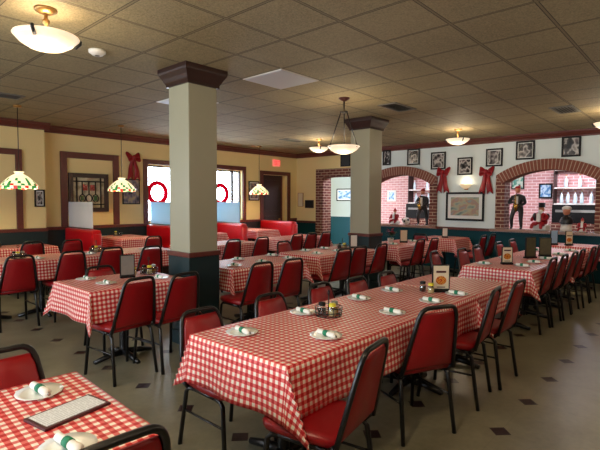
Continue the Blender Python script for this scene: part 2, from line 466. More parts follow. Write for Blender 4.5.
# ------------------------------------------------------------------ left wall: windows, door, frames
def frame_rect(m, x0, x1, z0, z1, w, ya, yb, bottom=True):
    m.box((x0, ya, z0), (x0+w, yb, z1), .006); m.box((x1-w, ya, z0), (x1, yb, z1), .006)
    m.box((x0+w, ya, z1-w), (x1-w, yb, z1), .006)
    if bottom: m.box((x0+w, ya, z0), (x1-w, yb, z0+w), .006)
for k, (a, b) in enumerate(WIN):
    m = MB(); frame_rect(m, a-.1, b+.12, 1.02, 2.42, .105, YW-.035, YW+.01, False); w = struct(m.build('window_%d' % (k+1), M['mahogany']))
    m = MB(); m.box((a, YW+.09, WZ[0]), (b, YW+.1, WZ[1])); m.build('pane', M['glass'], w)
    m = MB(); frame_rect(m, a, b, WZ[0], WZ[1], .035, YW+.07, YW+.13); m.box((b-.29, YW+.08, WZ[0]+.03), (b-.225, YW+.12, WZ[1]-.03)); m.build('window_frame', M['dark_wood'], w)
for k, (x, nm) in enumerate(((5.545, 'left'), (7.31, 'right'))):
    m = MB(); m.tube([(x+.215*math.cos(2*PI*i/32), YW+.03, 1.69+.225*math.sin(2*PI*i/32)) for i in range(32)], .05, 8, True)
    o = m.build('ring_wreath', M['ring_red']); tag(o, 'red ring wreath hanging in the %s bright window' % nm, 'wreath', 'ring wreaths in the windows')
    m = MB(); m.tube([(x, YW+.03, 1.94), (x, YW+.03, 2.3)], .003, 5); m.build('hanging_cord', M['black'], o)
# door
m = MB(); frame_rect(m, DR[0]-.1, DR[1]+.1, 0, DR[2]+.11, .1, YW-.04, YW+.01, False); d = struct(m.build('door_1', M['mahogany']))
m = MB(); m.box((DR[0], YW+.03, 0), (9.48, YW+.08, DR[2])); m.box((DR[0]+.1, YW+.015, 1.25), (9.4, YW+.03, 2.1), .006); m.box((DR[0]+.1, YW+.015, .15), (9.4, YW+.03, 1.1), .006); m.build('door_leaf', M['dark_wood'], d)
m = MB(); m.box((9.48, YW+.02, 0), (9.54, YW+.1, DR[2])); m.build('door_post', M['mahogany'], d)
m = MB(); m.box((9.54, YW+.1, 0), (DR[1], YW+.14, DR[2])); m.build('side_panel', M['paint_yellow'], d)
m = MB(); m.ball((9.4, YW+.0, 1.0), .03); m.build('knob', M['brass'], d)
t = thing('exit_sign', 'red lit exit sign above the dark door', 'sign', (9.25, YW, 2.5))
m = MB(); m.box((-.13, -.05, 0), (.13, 0, .18), .008); m.build('housing', M['exit_face'], t)
def block_text(m, text, x, z, hgt, wid, y, th):
    F = {'E': [(0, 0, .25, 1), (0, 0, 1, .2), (0, .4, .85, .6), (0, .8, 1, 1)], 'I': [(.35, 0, .65, 1)], 'T': [(0, .8, 1, 1), (.37, 0, .63, 1)]}
    for ch in text:
        if ch == 'X':
            for q in ([(0, 0), (.28, 0), (1, 1), (.72, 1)], [(.72, 0), (1, 0), (.28, 1), (0, 1)]):
                m.prism([(x+u*wid, z+v*hgt) for u, v in q], 'y', y-th, y)
        else:
            for a, b, c, d_ in F[ch]: m.box((x+a*wid, y-th, z+b*hgt), (x+c*wid, y, z+d_*hgt))
        x += wid*1.25
m = MB(); block_text(m, 'EXIT', -.1, .035, .11, .042, -.05, .004); m.build('lettering', M['exit_red'], t)
# wall panel frames
def wall_frame(name, label, x0, x1, z0, z1, w, y):
    m = MB(); frame_rect(m, x0, x1, z0, z1, w, y-.045, y, False)
    return tag(m.build(name, M['mahogany']), label, 'wall frame', 'wooden frames on the yellow wall')
wall_frame('wall_frame', 'wooden wall frame around the stained glass panel', 3.47, 4.62, 1.022, 2.45, .12, YW)
wall_frame('wall_frame', 'wooden wall frame at the left edge of the photo', 1.55, 2.74, 1.022, 2.40, .1, YW-.26)
def framed(name, label, wall, u, z0, z1, w, pic, fm='black_plastic', fw_=.025, mat_=.0, cat='picture', group=None, base=None, dep=.03):
    """u = (u0,u1) along the wall; wall 'L' (y=YW) , 'R' (x=XW), 'B' (x=XR)"""
    u0, u1 = u; c = (u0+u1)/2
    if wall == 'L': t = thing(name, label, cat, (c, base or YW, z0), 0, group)
    else: t = thing(name, label, cat, (base or (XW if wall == 'R' else XR), c, z0), -PI/2, group)
    h = (u1-u0)/2; hh = z1-z0
    m = MB(); frame_rect(m, -h, h, 0, hh, fw_, -dep, -.001); m.build('frame', M[fm], t)
    if mat_:
        m = MB(); m.box((-h+fw_*.6, -dep*.55, fw_*.6), (h-fw_*.6, -.002, hh-fw_*.6)); m.build('mat', M['mat'], t)
    k = fw_+mat_
    m = MB(); m.box((-h+k*.9, -dep*.68, k*.9), (h-k*.9, -.003, hh-k*.9)); m.build('image', M[pic], t)
    return t
framed('framed_picture', 'small black-framed picture beside the leftmost stained lamp', 'L', (2.93, 3.1), 1.40, 1.71, 0, 'photo3', fw_=.025, mat_=.02, base=YW-.26)
framed('framed_picture', 'faded poster under the red bow on the yellow wall', 'L', (4.70, 5.09), 1.44, 1.98, 0, 'poster', fw_=.02)
framed('framed_picture', 'framed picture between right window and dark door', 'L', (8.22, 8.6), 1.53, 2.05, 0, 'poster', fw_=.03, mat_=.03)
# stained glass panel
t = thing('stained_glass_artwork', 'dark-framed stained glass artwork inside the wooden wall frame', 'stained glass', (4.0, YW, 1.29))
m = MB(); frame_rect(m, -.39, .39, 0, .76, .085, -.05, -.001); m.build('frame', M['dark_wood'], t)
m = MB(); m.box((-.32, -.02, .07), (.32, -.004, .69)); m.build('glass', M['leaded'], t)
m = MB()
for x in (-.235, .235): m.box((x-.012, -.034, .08), (x+.012, -.02, .68))
for z in (.15, .60): m.box((-.31, -.034, z-.012), (.31, -.02, z+.012))
for x in (-.13, 0, .13):
    m.tube([(x+.058*math.cos(2*PI*i/16), -.026, .27+.075*math.sin(2*PI*i/16)) for i in range(16)], .009, 6, True)
    m.box((x-.008, -.034, .34), (x+.008, -.02, .59))
m.build('leading', M['black_plastic'], t)
m = MB()
for x in (-.07, .07): m.box((x-.045, -.024, .42), (x+.045, -.02, .54))
m.build('red_inlay', M['red_glass'], t)
m = MB()
for x in (-.13, .13): m.lathe([(0, 0), (.045, 0)], 12, (x, 0, 0)) if False else m.box((x-.035, -.024, .22), (x+.035, -.02, .32), .0)
m.build('green_inlay', M['green_glass'], t)

# bows
def make_bow():
    t = thing('red_bow', '', 'bow')
    for sgn in (-1, 1):
        m = MB(); n = 16; rows = []
        for i in range(n+1):
            a = 2*PI*i/n
            q = (1-math.cos(a))/2
            x = sgn*(.15*q); z = .05*math.sin(a)*(.3+q)+.015*q
            hw = .035+.055*q
            rows.append([m.bm.verts.new((x+sgn*.01*k_, -.06+k_*hw*.5-.02*math.sin(a)*(k_ == 0), z+k_*hw*.8)) for k_ in (-1, -.4, .4, 1)])
        for i in range(n):
            for k in range(3): f = m.bm.faces.new((rows[i][k], rows[i][k+1], rows[i+1][k+1], rows[i+1][k])); f.smooth = True
        o = m.build('bow_loop', M['ribbon'], t); s_ = o.modifiers.new('thick', 'SOLIDIFY'); s_.thickness = .006
    m = MB(); m.ball((0, -.07, .0), .05, (.8, .7, 1.1)); m.build('bow_knot', M['ribbon'], t)
    for sgn in (-1, 1):
        m = MB(); rows = []
        for i in range(12):
            f_ = i/11; x = sgn*(.025+.06*f_); z = -.02-.42*f_; hw = .035+.032*f_
            y = -.05+.018*math.sin(f_*6+sgn)
            dz = .045 if i == 11 else 0
            rows.append([m.bm.verts.new((x-hw, y, z-dz)), m.bm.verts.new((x, y-.02, z+dz*.5)), m.bm.verts.new((x+hw, y, z-dz))])
        for i in range(11):
            for k in range(2): f = m.bm.faces.new((rows[i][k], rows[i][k+1], rows[i+1][k+1], rows[i+1][k])); f.smooth = True
        o = m.build('bow_tail', M['ribbon'], t); s_ = o.modifiers.new('thick', 'SOLIDIFY'); s_.thickness = .006
    return t
bow = Kind(make_bow)
bow((4.94, YW, 2.43), 0, 'dark red bow on the yellow wall above the faded poster', 'red ribbon bows')
bow((XW, 4.68, 2.20), -PI/2, 'red bow left of the wall sconce and big picture', 'red ribbon bows')
bow((XW, 3.70, 2.17), -PI/2, 'red bow right of the wall sconce and big picture', 'red ribbon bows')

# right wall pictures
G = 'black-framed photographs above the arches'
PICS = [((6.08, 6.31), 2.43, 2.81, 'high black-framed photo touching the far column edge'),
        ((5.29, 5.62), 2.40, 2.79, 'black-framed photo above the first brick arch'),
        ((4.64, 5.0), 2.27, 2.67, 'black-framed photo above the left red bow'),
        ((4.02, 4.36), 2.12, 2.51, 'lowest black-framed photo, between the two red bows'),
        ((3.38, 3.73), 2.28, 2.66, 'black-framed photo above the right red bow'),
        ((2.76, 3.12), 2.39, 2.77, 'black-framed photo above left half of the wide arch'),
        ((1.95, 2.28), 2.40, 2.79, 'darkest black-framed photo above right half of wide arch')]
for k, (u, z0, z1, lab) in enumerate(PICS): framed('framed_photo', lab, 'R', u, z0, z1, 0, 'photo%d' % k, fw_=.035, mat_=.02 if 0 < k < 6 else 0, group=G)
framed('framed_painting', 'large black-framed painting with wide white mat', 'R', (3.74, 4.61), 1.10, 1.74, 0, 'painting', fw_=.045, mat_=.085)
framed('framed_picture', 'dark small picture high on the wall above the brick doorway', 'R', (7.32, 7.64), 2.46, 2.80, 0, 'speaker_black', fw_=.03)
framed('wall_notice', 'dark small plaque left of the brick doorway', 'R', (8.60, 8.92), 1.32, 1.55, 0, 'speaker_black', fm='dark_wood', fw_=.02, cat='plaque')
framed('wall_notice', 'pale tall notice in the yellow corner beside brick doorway', 'R', (9.0, 9.2), 1.36, 1.76, 0, 'card', fm='tan_wood', fw_=.01, cat='notice')
# sconce
t = thing('wall_sconce', 'lit half-bowl wall sconce above the large painting', 'wall lamp', (XW, 4.14, 1.79))
m = MB(); m.lathe([(.02, .02), (.07, .04), (.11, .08), (.13, .12)], 20, (-.07, 0, 0)); m.build('shade', M['sconce_glass'], t)
m = MB(); m.box((-.05, -.04, 0), (0, .04, .1), .01); m.build('bracket', M['brass'], t)

# beyond the arches
framed('framed_picture', 'blue picture on the pink brick wall right of bandsman figure', 'B', (3.10, 3.42), 1.62, 2.0, 0, 'blue_pic', fw_=.04)
framed('framed_picture', 'green picture on the pink brick wall above bandsman figure', 'B', (3.78, 4.10), 1.86, 2.22, 0, 'green_pic', fw_=.03)
framed('framed_picture', 'white-framed picture on brick wall seen beside the far column', 'B', (7.6, 7.92), 1.52, 1.88, 0, 'blue_pic', fm='white', fw_=.06)
framed('framed_picture', 'black-framed pale picture seen through the brick doorway', 'B', (9.25, 9.98), 1.53, 1.96, 0, 'blue_pic', fw_=.035, mat_=.05)
def back_bar(label, y0, y1, label_cab):
    t = thing('shelf_unit', label, 'shelf', (XR, (y0+y1)/2, 0), -PI/2, 'back bar shelf units'); h = (y1-y0)/2
    m = MB(); m.box((-h, -.5, .0), (h, -.002, 1.02), .01); m.build('cabinet', M['brick'], t)
    m = MB(); m.box((-h, -.45, 1.022), (h, -.002, 1.46), .01); m.build('black_case', M['black_plastic'], t)
    m = MB(); m.box((-h+.08, -.465, 1.28), (h-.08, -.452, 1.34)); m.build('drawer_strip', M['steel'], t)
    m = MB(); m.box((-h, -.3, 1.465), (h, -.002, 1.495)); m.box((-h, -.3, 1.86), (h, -.002, 1.885)); m.box((-h, -.3, 2.3), (h, -.002, 2.33)); m.build('shelf_board', M['white'], t)
    m = MB(); m.box((-h-.02, -.3, 1.465), (-h, -.002, 2.33)); m.box((h, -.3, 1.465), (h+.02, -.002, 2.33)); m.build('side_panel', M['dark_wood'], t)
    return t
back_bar('back bar shelves with bottles seen through the wide arch', 1.9, 3.0, '')
back_bar('back bar shelves with bottles seen through the first arch', 5.85, 7.0, '')
def make_bottle():
    t = thing('bottle', '', 'bottle')
    m = MB(); m.lathe([(0, 0), (.04, 0), (.042, .02), (.042, .17), (.03, .21), (.014, .24), (.014, .29)], 12); m.build('body', M['bottle_white'], t)
    m = MB(); m.lathe([(.016, .285), (.016, .31), (0, .31)], 10); m.build('cap', M['amber'], t)
    return t
bottle = Kind(make_bottle)
for arch, ys in (('wide', (2.06, 2.22, 2.42, 2.56, 2.72, 2.86)), ('first', (6.0, 6.2, 6.4, 6.62, 6.82))):
    for i, y in enumerate(ys):
        bottle((XR-.17, y, 1.497), 0, 'pale bottle on the back bar behind the %s arch, %s from the right' % (arch, ORD[i]), 'bottles on the back bar')
        if i % 2 == 0:
            bottle((XR-.17, y+.05, 1.887), 0, 'pale bottle on the upper shelf behind the %s arch, %s from the right' % (arch, ORD[i//2]), 'bottles on the back bar')
def make_tube():
    t = thing('ceiling_light', '', 'ceiling light')
    m = MB(); m.box((-.14, -.6, .06), (.14, .6, .12), .01); m.build('housing', M['white'], t)
    m = MB(); m.box((-.13, -.58, 0), (.13, .58, .058), .02); m.build('diffuser', M['tube'], t)
    for y in (-.5, .5):
        m = MB(); m.tube([(0, y, .12), (0, y, .45)], .005, 6); m.build('hanger', M['steel'], t)
    return t
tubel = Kind(make_tube)
tubel((11.0, 7.4, 2.42), 0, 'bright tube light seen through the brick doorway', 'tube lights beyond the arches')
tubel((11.9, 5.4, 2.5), 0, 'bright tube light behind the first brick arch', 'tube lights beyond the arches')
tubel((11.9, 2.5, 2.5), 0, 'bright tube light behind the wide brick arch', 'tube lights beyond the arches')

# ------------------------------------------------------------------ figurines on the ledges
def skin_body(name, parent, verts, edges, radii, mat, root=0):
    me = bpy.data.meshes.new(name); me.from_pydata(verts, edges, []); me.materials.append(mat)
    o = bpy.data.objects.new(name, me); COL.objects.link(o); o.parent = parent
    sk = o.modifiers.new('skin', 'SKIN'); sk.use_smooth_shade = True
    for i, r in enumerate(radii):
        d = me.skin_vertices[0].data[i]; d.radius = (r, r); d.use_root = (i == root)
    ss = o.modifiers.new('sub', 'SUBSURF'); ss.levels = 1; ss.render_levels = 2
    return o
def bandsman(x, y, rz, label, sc, lean):
    t = thing('bandsman_figure', label, 'figurine', (x, y, .956), rz, 'bandsman figures on the ledges'); t.scale = (sc,)*3
    V = [(0, 0, .46), (0, .01, .58), (0, .02, .70), (0, .0, .78), (.075, 0, .44), (.10, -.02+lean, .24), (.11, lean, .04), (.11, -.07+lean, .02),
         (-.075, 0, .44), (-.11, -.05, .24), (-.12, .02, .04), (-.12, -.05, .02),
         (.12, .01, .70), (.17, -.05, .57), (.06, -.14, .50), (-.12, .01, .70), (-.17, -.06, .57), (-.04, -.15, .60)]
    E = [(0, 1), (1, 2), (2, 3), (0, 4), (4, 5), (5, 6), (6, 7), (0, 8), (8, 9), (9, 10), (10, 11), (2, 12), (12, 13), (13, 14), (2, 15), (15, 16), (16, 17)]
    rd = [.075, .08, .085, .03, .06, .045, .03, .022, .06, .045, .03, .022, .045, .035, .025, .045, .035, .025]
    skin_body('body', t, V, E, rd, M['dark_suit'])
    m = MB(); m.ball((0, -.01, .86), .062, (.9, .95, 1.15)); m.ball((0, -.072, .855), .013); m.build('head', M['skin'], t)
    m = MB(); m.lathe([(.066, .895), (.055, .925), (.03, .945), (.0, .95)], 14); m.ball((.03, .0, .95), .022); m.build('red_hat', M['red_suit'], t)
    m = MB(); m.tube([(0, -.08, .80), (0, -.15, .74), (.01, -.19, .60), (.02, -.17, .46), (.03, -.21, .41), (.04, -.26, .46), (.05, -.29, .55)], [.008, .01, .016, .022, .026, .032, .05], 10)
    m.build('saxophone', M['gold'], t)
    m = MB(); m.box((-.035, -.095, .5), (.035, -.075, .72), .01); m.build('shirt_front', M['white'], t)
bandsman(XW+.06, 5.23, -PI/2, 'dark bandsman figure in red hat on the first arch ledge', .92, .05)
bandsman(XW+.06, 3.08, -PI/2, 'dark bandsman figure in red hat on the wide arch ledge', .95, -.08)
def seated(x, y, rz, label, sc, hat):
    t = thing('seated_figure', label, 'figurine', (x, y, .956), rz, 'red-suited figures on the ledges'); t.scale = (sc,)*3
    V = [(0, 0, .16), (0, 0, .28), (0, 0, .38), (.08, -.02, .14), (.10, -.18, .15), (.10, -.2, .03), (-.08, -.02, .14), (-.12, -.16, .15), (-.14, -.2, .03), (.13, 0, .36), (.17, -.09, .26), (.08, -.16, .25), (-.13, 0, .36), (-.19, -.06, .27), (-.16, -.15, .22)]
    E = [(0, 1), (1, 2), (0, 3), (3, 4), (4, 5), (0, 6), (6, 7), (7, 8), (2, 9), (9, 10), (10, 11), (2, 12), (12, 13), (13, 14)]
    rd = [.11, .12, .08, .06, .045, .035, .06, .045, .035, .05, .04, .03, .05, .04, .03]
    skin_body('body', t, V, E, rd, M['red_suit'])
    m = MB(); m.ball((0, -.01, .49), .065); m.ball((0, -.075, .485), .014); m.build('head', M['skin'], t)
    m = MB(); m.ball((0, -.055, .44), .055, (1, .6, 1.1)); m.build('beard', M['white'], t)
    m = MB()
    if hat == 'top': m.lathe([(.11, .54), (.11, .55), (.07, .552), (.075, .65), (0, .65)], 16)
    else: m.lathe([(.07, .53), (.06, .58), (.0, .66)], 14)
    m.build('hat', M['dark_suit'] if hat == 'top' else M['red_suit'], t)
    m = MB(); m.box((-.16, -.1, 0), (.16, .12, .14), .03); m.build('white_seat', M['white'], t)
    m = MB(); m.box((-.05, -.135, .2), (.05, -.1, .40), .015); m.build('white_front', M['white'], t)
    m = MB(); m.ball((-.15, -.02, .31), .075, (.7, .9, 1.3)); m.ball((.14, -.0, .33), .065, (.7, .9, 1.1)); m.build('dark_sleeve', M['dark_suit' if hat == 'top' else 'red_suit'], t)
seated(XW+.08, 2.62, -PI/2-.3, 'red-suited figure in black top hat on the wide arch ledge', .86, 'top')
seated(XW+.06, 5.98, -PI/2, 'small red-suited figure by the far column on first ledge', .62, 'cone')
seated(XW+.08, 1.90, -PI/2, 'small red-suited white-bearded figure at the right ledge end', .42, 'cone')
t = thing('chef_figure', 'white-haired chef bust on the wide arch ledge', 'figurine', (XW+.06, 2.17, .956), -PI/2)
m = MB(); m.lathe([(.0, 0), (.10, 0), (.10, .05), (.09, .14), (0, .15)], 16); m.build('pedestal', M['white'], t)
m = MB(); m.lathe([(.11, .14), (.12, .2), (.09, .27), (.035, .3), (.035, .33)], 16); m.build('shoulders', M['dark_suit'], t)
m = MB(); m.ball((0, 0, .395), .075, (.9, .95, 1.15)); m.ball((0, -.075, .39), .016); m.build('head', M['skin'], t)
m = MB(); m.ball((0, .01, .45), .08, (1.05, 1, .6)); m.build('hair', M['white'], t)
t = thing('plush_ball', 'white round plush with black patches on the first ledge', 'toy', (XW+.05, 5.66, .956))
m = MB(); m.ball((0, 0, .09), .09); m.build('body', M['white'], t)
m = MB()
for c in ((-.075, .0, .085), (-.03, .07, .12), (-.03, -.07, .12)): m.ball(c, .03)
m.build('black_patch', M['black_plastic'], t)

# ------------------------------------------------------------------ ceiling fixtures
def make_semi():
    t = thing('bowl_ceiling_lamp', '', 'ceiling lamp')
    m = MB(); m.lathe([(0, 0), (.075, 0), (.075, -.015), (.04, -.035), (.0, -.04)], 20); m.build('canopy', M['brass'], t)
    m = MB(); m.lathe([(.012, -.03), (.012, -.07), (.025, -.08), (.025, -.1), (.012, -.11), (.012, -.295)], 12); m.build('stem', M['brass'], t)
    m = MB(); m.lathe([(0, -.297), (.06, -.292), (.12, -.275), (.175, -.242), (.218, -.196), (.215, -.19), (.168, -.232), (.11, -.265), (0, -.285)], 36); m.build('glass_bowl', M['alabaster'], t)
    for k in range(3):
        a = 2*PI*k/3+1.9; c, s_ = math.cos(a), math.sin(a)
        m = MB(); m.tube([(.225*c, .225*s_, -.183), (.225*c, .225*s_, -.205), (.188*c, .188*s_, -.243)], .012, 6); m.build('clip', M['black'], t)
    return t
semi = Kind(make_semi)
G = 'semi-flush bowl ceiling lamps'
BOWLS = [(1.29, 3.64, 'nearest lit bowl lamp at the upper left of the photo'),
         (8.54, 3.69, 'small distant bowl lamp in front of the right wall, above sconce'),
         (8.22, 1.22, 'bowl lamp cut off by the right edge of the photo'),
         (7.95, 6.62, 'distant bowl lamp just behind the hanging bowl lamp'),
         (.35, 1.1, 'bowl lamp on the ceiling above the front left corner table'),
         (4.4, -1.0, 'added unseen bowl fill lamp on the ceiling outside the right photo edge'), (1.4, -1.4, 'added unseen bowl fill lamp on the ceiling behind the camera'), (8.2, -1.4, 'added unseen bowl fill lamp on the ceiling far outside the right edge')  # unseen bowls added as fill light for the right-hand side
         ]
for x, y, lab in BOWLS: semi((x, y, H), 0, lab, G)
t = thing('hanging_bowl_lamp', 'bowl lamp hanging on three rods beside the far column', 'ceiling lamp', (5.01, 3.74, H))
m = MB(); m.lathe([(0, 0), (.075, 0), (.07, -.015), (.03, -.04), (0, -.05)], 20); m.build('canopy', M['mahogany'], t)
m = MB(); m.lathe([(.009, -.04), (.009, -.17), (.05, -.175), (.055, -.19), (.02, -.2), (0, -.2)], 16); m.build('stem', M['black'], t)
for k in range(3):
    a = 2*PI*k/3+.6; c, s_ = math.cos(a), math.sin(a)
    m = MB(); m.tube([(.045*c, .045*s_, -.185), (.2*c, .2*s_, -.63)], .007, 6); m.tube([(.2*c, .2*s_, -.62), (.197*c, .197*s_, -.66)], .014, 6); m.build('rod', M['black'], t)
m = MB(); m.lathe([(0, -.745), (.06, -.74), (.12, -.722), (.175, -.69), (.218, -.64), (.213, -.635), (.168, -.68), (.11, -.712), (0, -.733)], 36); m.build('glass_bowl', M['alabaster'], t)
def make_tiffany():
    t = thing('stained_glass_lamp', '', 'pendant lamp')
    def mats(j, k):
        if j >= 5: return [1, 0, 2, 2, 0, 1, 2, 0][k % 8]
        if j == 4: return [0, 2, 0, 2, 1, 0, 0, 2][k % 8]
        if j == 3: return 2 if k % 3 == 1 else 0
        if j == 2: return 2 if k % 4 == 1 else 0
        return 0
    m = MB(); m.lathe([(.055, 0), (.10, -.025), (.15, -.065), (.19, -.105), (.225, -.145), (.245, -.175), (.247, -.21)], 32, (0, 0, .22), mats, False,
                      lambda j, k: (-.012 if (k % 4) in (1, 2) else 0) if j == 6 else 0)
    o = m.build('glass_shade', [M['lamp_cream'], M['lamp_red'], M['lamp_green']], t)
    m = MB(); m.lathe([(.055, .215), (.05, .225), (.07, .25), (.068, .255), (.0, .235)], 16); m.build('shade_cap', M['lamp_cream'], t)
    m = MB(); m.tube([(0, 0, .24), (0, 0, 1.075+.14)], .006, 6); m.build('cord', M['dark_wood'], t)
    m = MB(); m.lathe([(0, 0), (.06, 0), (.05, -.03), (0, -.03)], 16, (0, 0, 1.215)); m.build('canopy', M['brass'], t)
    return t
tif = Kind(make_tiffany)
G = 'stained glass pendant lamps along the window wall'
TIF = [(2.28, 7.62, 'leftmost stained glass pendant lamp at the left photo edge'), (4.15, 8.2, 'stained glass pendant lamp in front of the faded poster'), (8.0, 8.62, 'farthest stained glass pendant lamp beside the dark door'),
       (6.1, 8.4, 'stained glass pendant lamp hidden behind the near column')]
for x, y, lab in TIF: tif((x, y, H-1.215), 0, lab, G)
t = thing('smoke_detector', 'white round smoke detector on the ceiling near first bowl lamp', 'smoke detector', (1.95, 4.28, H))
m = MB(); m.lathe([(0, -.045), (.045, -.045), (.06, -.03), (.075, -.022), (.075, 0), (0, 0)], 24); m.build('body', M['white'], t)
m = MB(); m.lathe([(0, -.052), (.02, -.05), (.022, -.046)], 12); m.build('button', M['steel'], t)
def make_vent():
    t = thing('ceiling_vent', '', 'vent')
    m = MB(); frame = ((-.29, -.145), (.29, .145))
    m.box((-.3, -.15, -.012), (.3, -.12, 0)); m.box((-.3, .12, -.012), (.3, .15, 0)); m.box((-.3, -.12, -.012), (-.27, .12, 0)); m.box((.27, -.12, -.012), (.3, .12, 0)); m.build('frame', M['vent'], t)
    m = MB(); m.box((-.27, -.12, -.003), (.27, .12, 0)); m.build('backing', M['black_plastic'], t)
    m = MB()
    for i in range(6): y = -.1+.04*i; m.box((-.27, y-.012, -.012), (.27, y+.006, -.009), rot=Matrix.Rotation(.5, 3, 'X'))
    m.build('louvre', M['vent'], t)
    return t
vent = Kind(make_vent); G = 'ceiling air vents'
vent((5.98, 3.5, H), 0, 'ceiling air vent above and right of the hanging bowl lamp', G); vent((7.68, 7.16, H), 0, 'distant ceiling air vent near the exit sign corner', G)
vent((1.85, 7.0, H), 0, 'ceiling air vent at the left photo edge', G); vent((7.75, 1.72, H), 0, 'ceiling air vent beside the cut-off right bowl lamp', G)
def make_panel():
    t = thing('ceiling_light_panel', '', 'light panel')
    m = MB(); m.box((-.29, -.29, -.012), (.29, .29, -.002), .004); m.build('diffuser', M['unlit_panel'], t)
    m = MB(); m.box((-.305, -.305, -.008), (.305, -.29, 0)); m.box((-.305, .29, -.008), (.305, .305, 0)); m.box((-.305, -.29, -.008), (-.29, .29, 0)); m.box((.29, -.29, -.008), (.305, .29, 0)); m.build('frame', M['white'], t)
    return t
panel = Kind(make_panel)
panel((3.785, 3.715, H), 0, 'square white unlit ceiling panel right of the near column', 'square ceiling light panels')
panel((3.785, 5.545, H), 0, 'square white ceiling panel half hidden behind near column', 'square ceiling light panels')

# ------------------------------------------------------------------ tables and cloths
TZ = .75; CZ = TZ+.004
def table(cx, cy, lx, ly, label, rz=0., feet=None, z=TZ):
    t = thing('dining_table', label, 'table', (cx, cy, 0), rz, 'dining tables')
    a, b = lx/2-.004, ly/2-.004
    m = MB(); m.box((-a, -b, z-.03), (a, b, z), .004); m.build('tabletop', M['dark_wood'], t)
    feet = feet if feet is not None else ([0] if lx < 1.3 else [-lx/2+.38, lx/2-.38])
    for x in feet:
        m = MB(); m.lathe([(.11, z-.055), (.11, z-.03)], 12, (x, 0, 0)); m.lathe([(.038, .05), (.038, z-.05)], 12, (x, 0, 0)); m.build('pedestal', M['black'], t)
        m = MB()
        for k in range(4):
            d = k*PI/2; e = (x+.29*math.cos(d), .29*math.sin(d), .012); m.tube([(x, 0, .055), (x+.16*math.cos(d), .16*math.sin(d), .04), e], [.034, .028, .02], 8)
        m.build('foot', M['black'], t)
    return t
def cloth(cx, cy, lx, ly, drop, label, rz=0., z=CZ, corner=.42, seed=0, name='tablecloth', bias=1.):
    rnd = random.Random(seed); st = .03
    a, b = lx/2+.004, ly/2+.004
    nu = int(math.ceil((lx+2*drop)/st)); nv = int(math.ceil((ly+2*drop)/st))
    bm = bmesh.new(); uv = bm.loops.layers.uv.new('UVMap'); V = {}; UVs = {}
    ph = [rnd.uniform(0, 6.28) for _ in range(4)]; fq = [rnd.uniform(11, 15), rnd.uniform(11, 15)]
    for i in range(nu+1):
        for j in range(nv+1):
            u = -(lx/2+drop)+(lx+2*drop)*i/nu; v = -(ly/2+drop)+(ly+2*drop)*j/nv
            du = max(0, abs(u)-a); dv = max(0, abs(v)-b); r = math.hypot(du, dv)
            px = max(-a, min(a, u)); py = max(-b, min(b, v)); pz = z
            if r > 0:
                dx = math.copysign(du, u)/r; dy = math.copysign(dv, v)/r
                cf = min(du, dv)/max(du, dv, 1e-6)
                fl = .10+(corner-.10)*cf**1.2
                k = min(1, r/drop)
                w = math.sin(u*fq[0]+ph[0])*math.cos(u*4.3+ph[1]) if du == 0 else (math.sin(v*fq[1]+ph[2]) if dv == 0 else 0)
                off = fl*r+.016*w*k*k; off = max(off, .004)
                lip = min(r, .012)
                bx = 1-(1-bias)*min(1, cf*1.6); px += dx*off*bx; py += dy*off*(1+(1-bx)*.55)
                pz = z-math.sqrt(max(0, r*r-(fl*r)**2))*(1 if r > .02 else .8)
                fade = (1-cf)
            V[i, j] = bm.verts.new((px, py, pz)); UVs[i, j] = (u+5, v+5)
    for i in range(nu):
        for j in range(nv):
            ks = ((i, j), (i+1, j), (i+1, j+1), (i, j+1))
            f = bm.faces.new([V[k] for k in ks]); f.smooth = True
            for lp, k in zip(f.loops, ks): lp[uv].uv = UVs[k]
    me = bpy.data.meshes.new(name); bm.to_mesh(me); bm.free(); me.materials.append(M['gingham'])
    o = bpy.data.objects.new(name, me); COL.objects.link(o); o.location = (cx, cy, 0); o.rotation_euler.z = rz
    so = o.modifiers.new('thick', 'SOLIDIFY'); so.thickness = .002; so.offset = 1
    return tag(o, label, 'tablecloth', 'red gingham tablecloths')

# x0,x1,y0,y1, name, drop
TAB = {
 'T1': (-.68, .84, 1.35, 2.12, 'the front left corner table', .24),
 'T2A': (1.53, 3.79, 1.46, 2.23, 'the long centre foreground table', .27),
 'T2B': (3.81, 4.56, 1.46, 2.23, 'the square table at the far end of the long centre table', .24),
 'T3': (1.66, 2.62, 3.86, 4.63, 'the table left of the near column', .27),
 'T5': (3.30, 4.52, 4.00, 4.77, 'the table right of the near column', .25),
 'T6': (4.92, 6.34, 4.08, 4.85, 'the table left of the far column', .26),
 'T9': (6.9, 8.38, 4.0, 4.77, 'the table just right of the far column', .25),
 'T7A': (5.50, 7.02, 1.50, 2.27, 'the right-hand long table, nearer half', .25),
 'T7B': (7.04, 8.56, 1.50, 2.27, 'the right-hand long table, farther half', .25),
 'T8': (9.08, 9.82, 1.42, 2.30, 'the square table under the wide arch', .22),
 'T10': (9.12, 9.86, 3.96, 4.75, 'the table under the large painting', .28),
 'T4A': (1.2, 2.62, 6.32, 7.08, 'the left aisle table, near end', .25),
 'T4B': (2.66, 4.08, 6.32, 7.08, 'the left aisle table, behind the near column side', .25),
 'T4C': (4.45, 5.92, 6.32, 7.08, 'the aisle table seen right behind the near column', .25),
 'T4D': (6.6, 8.0, 6.35, 7.1, 'the aisle table in front of the right booth', .25),
 'TW': (1.42, 3.0, 8.2, 8.92, 'the table along the left wall', .22),
}
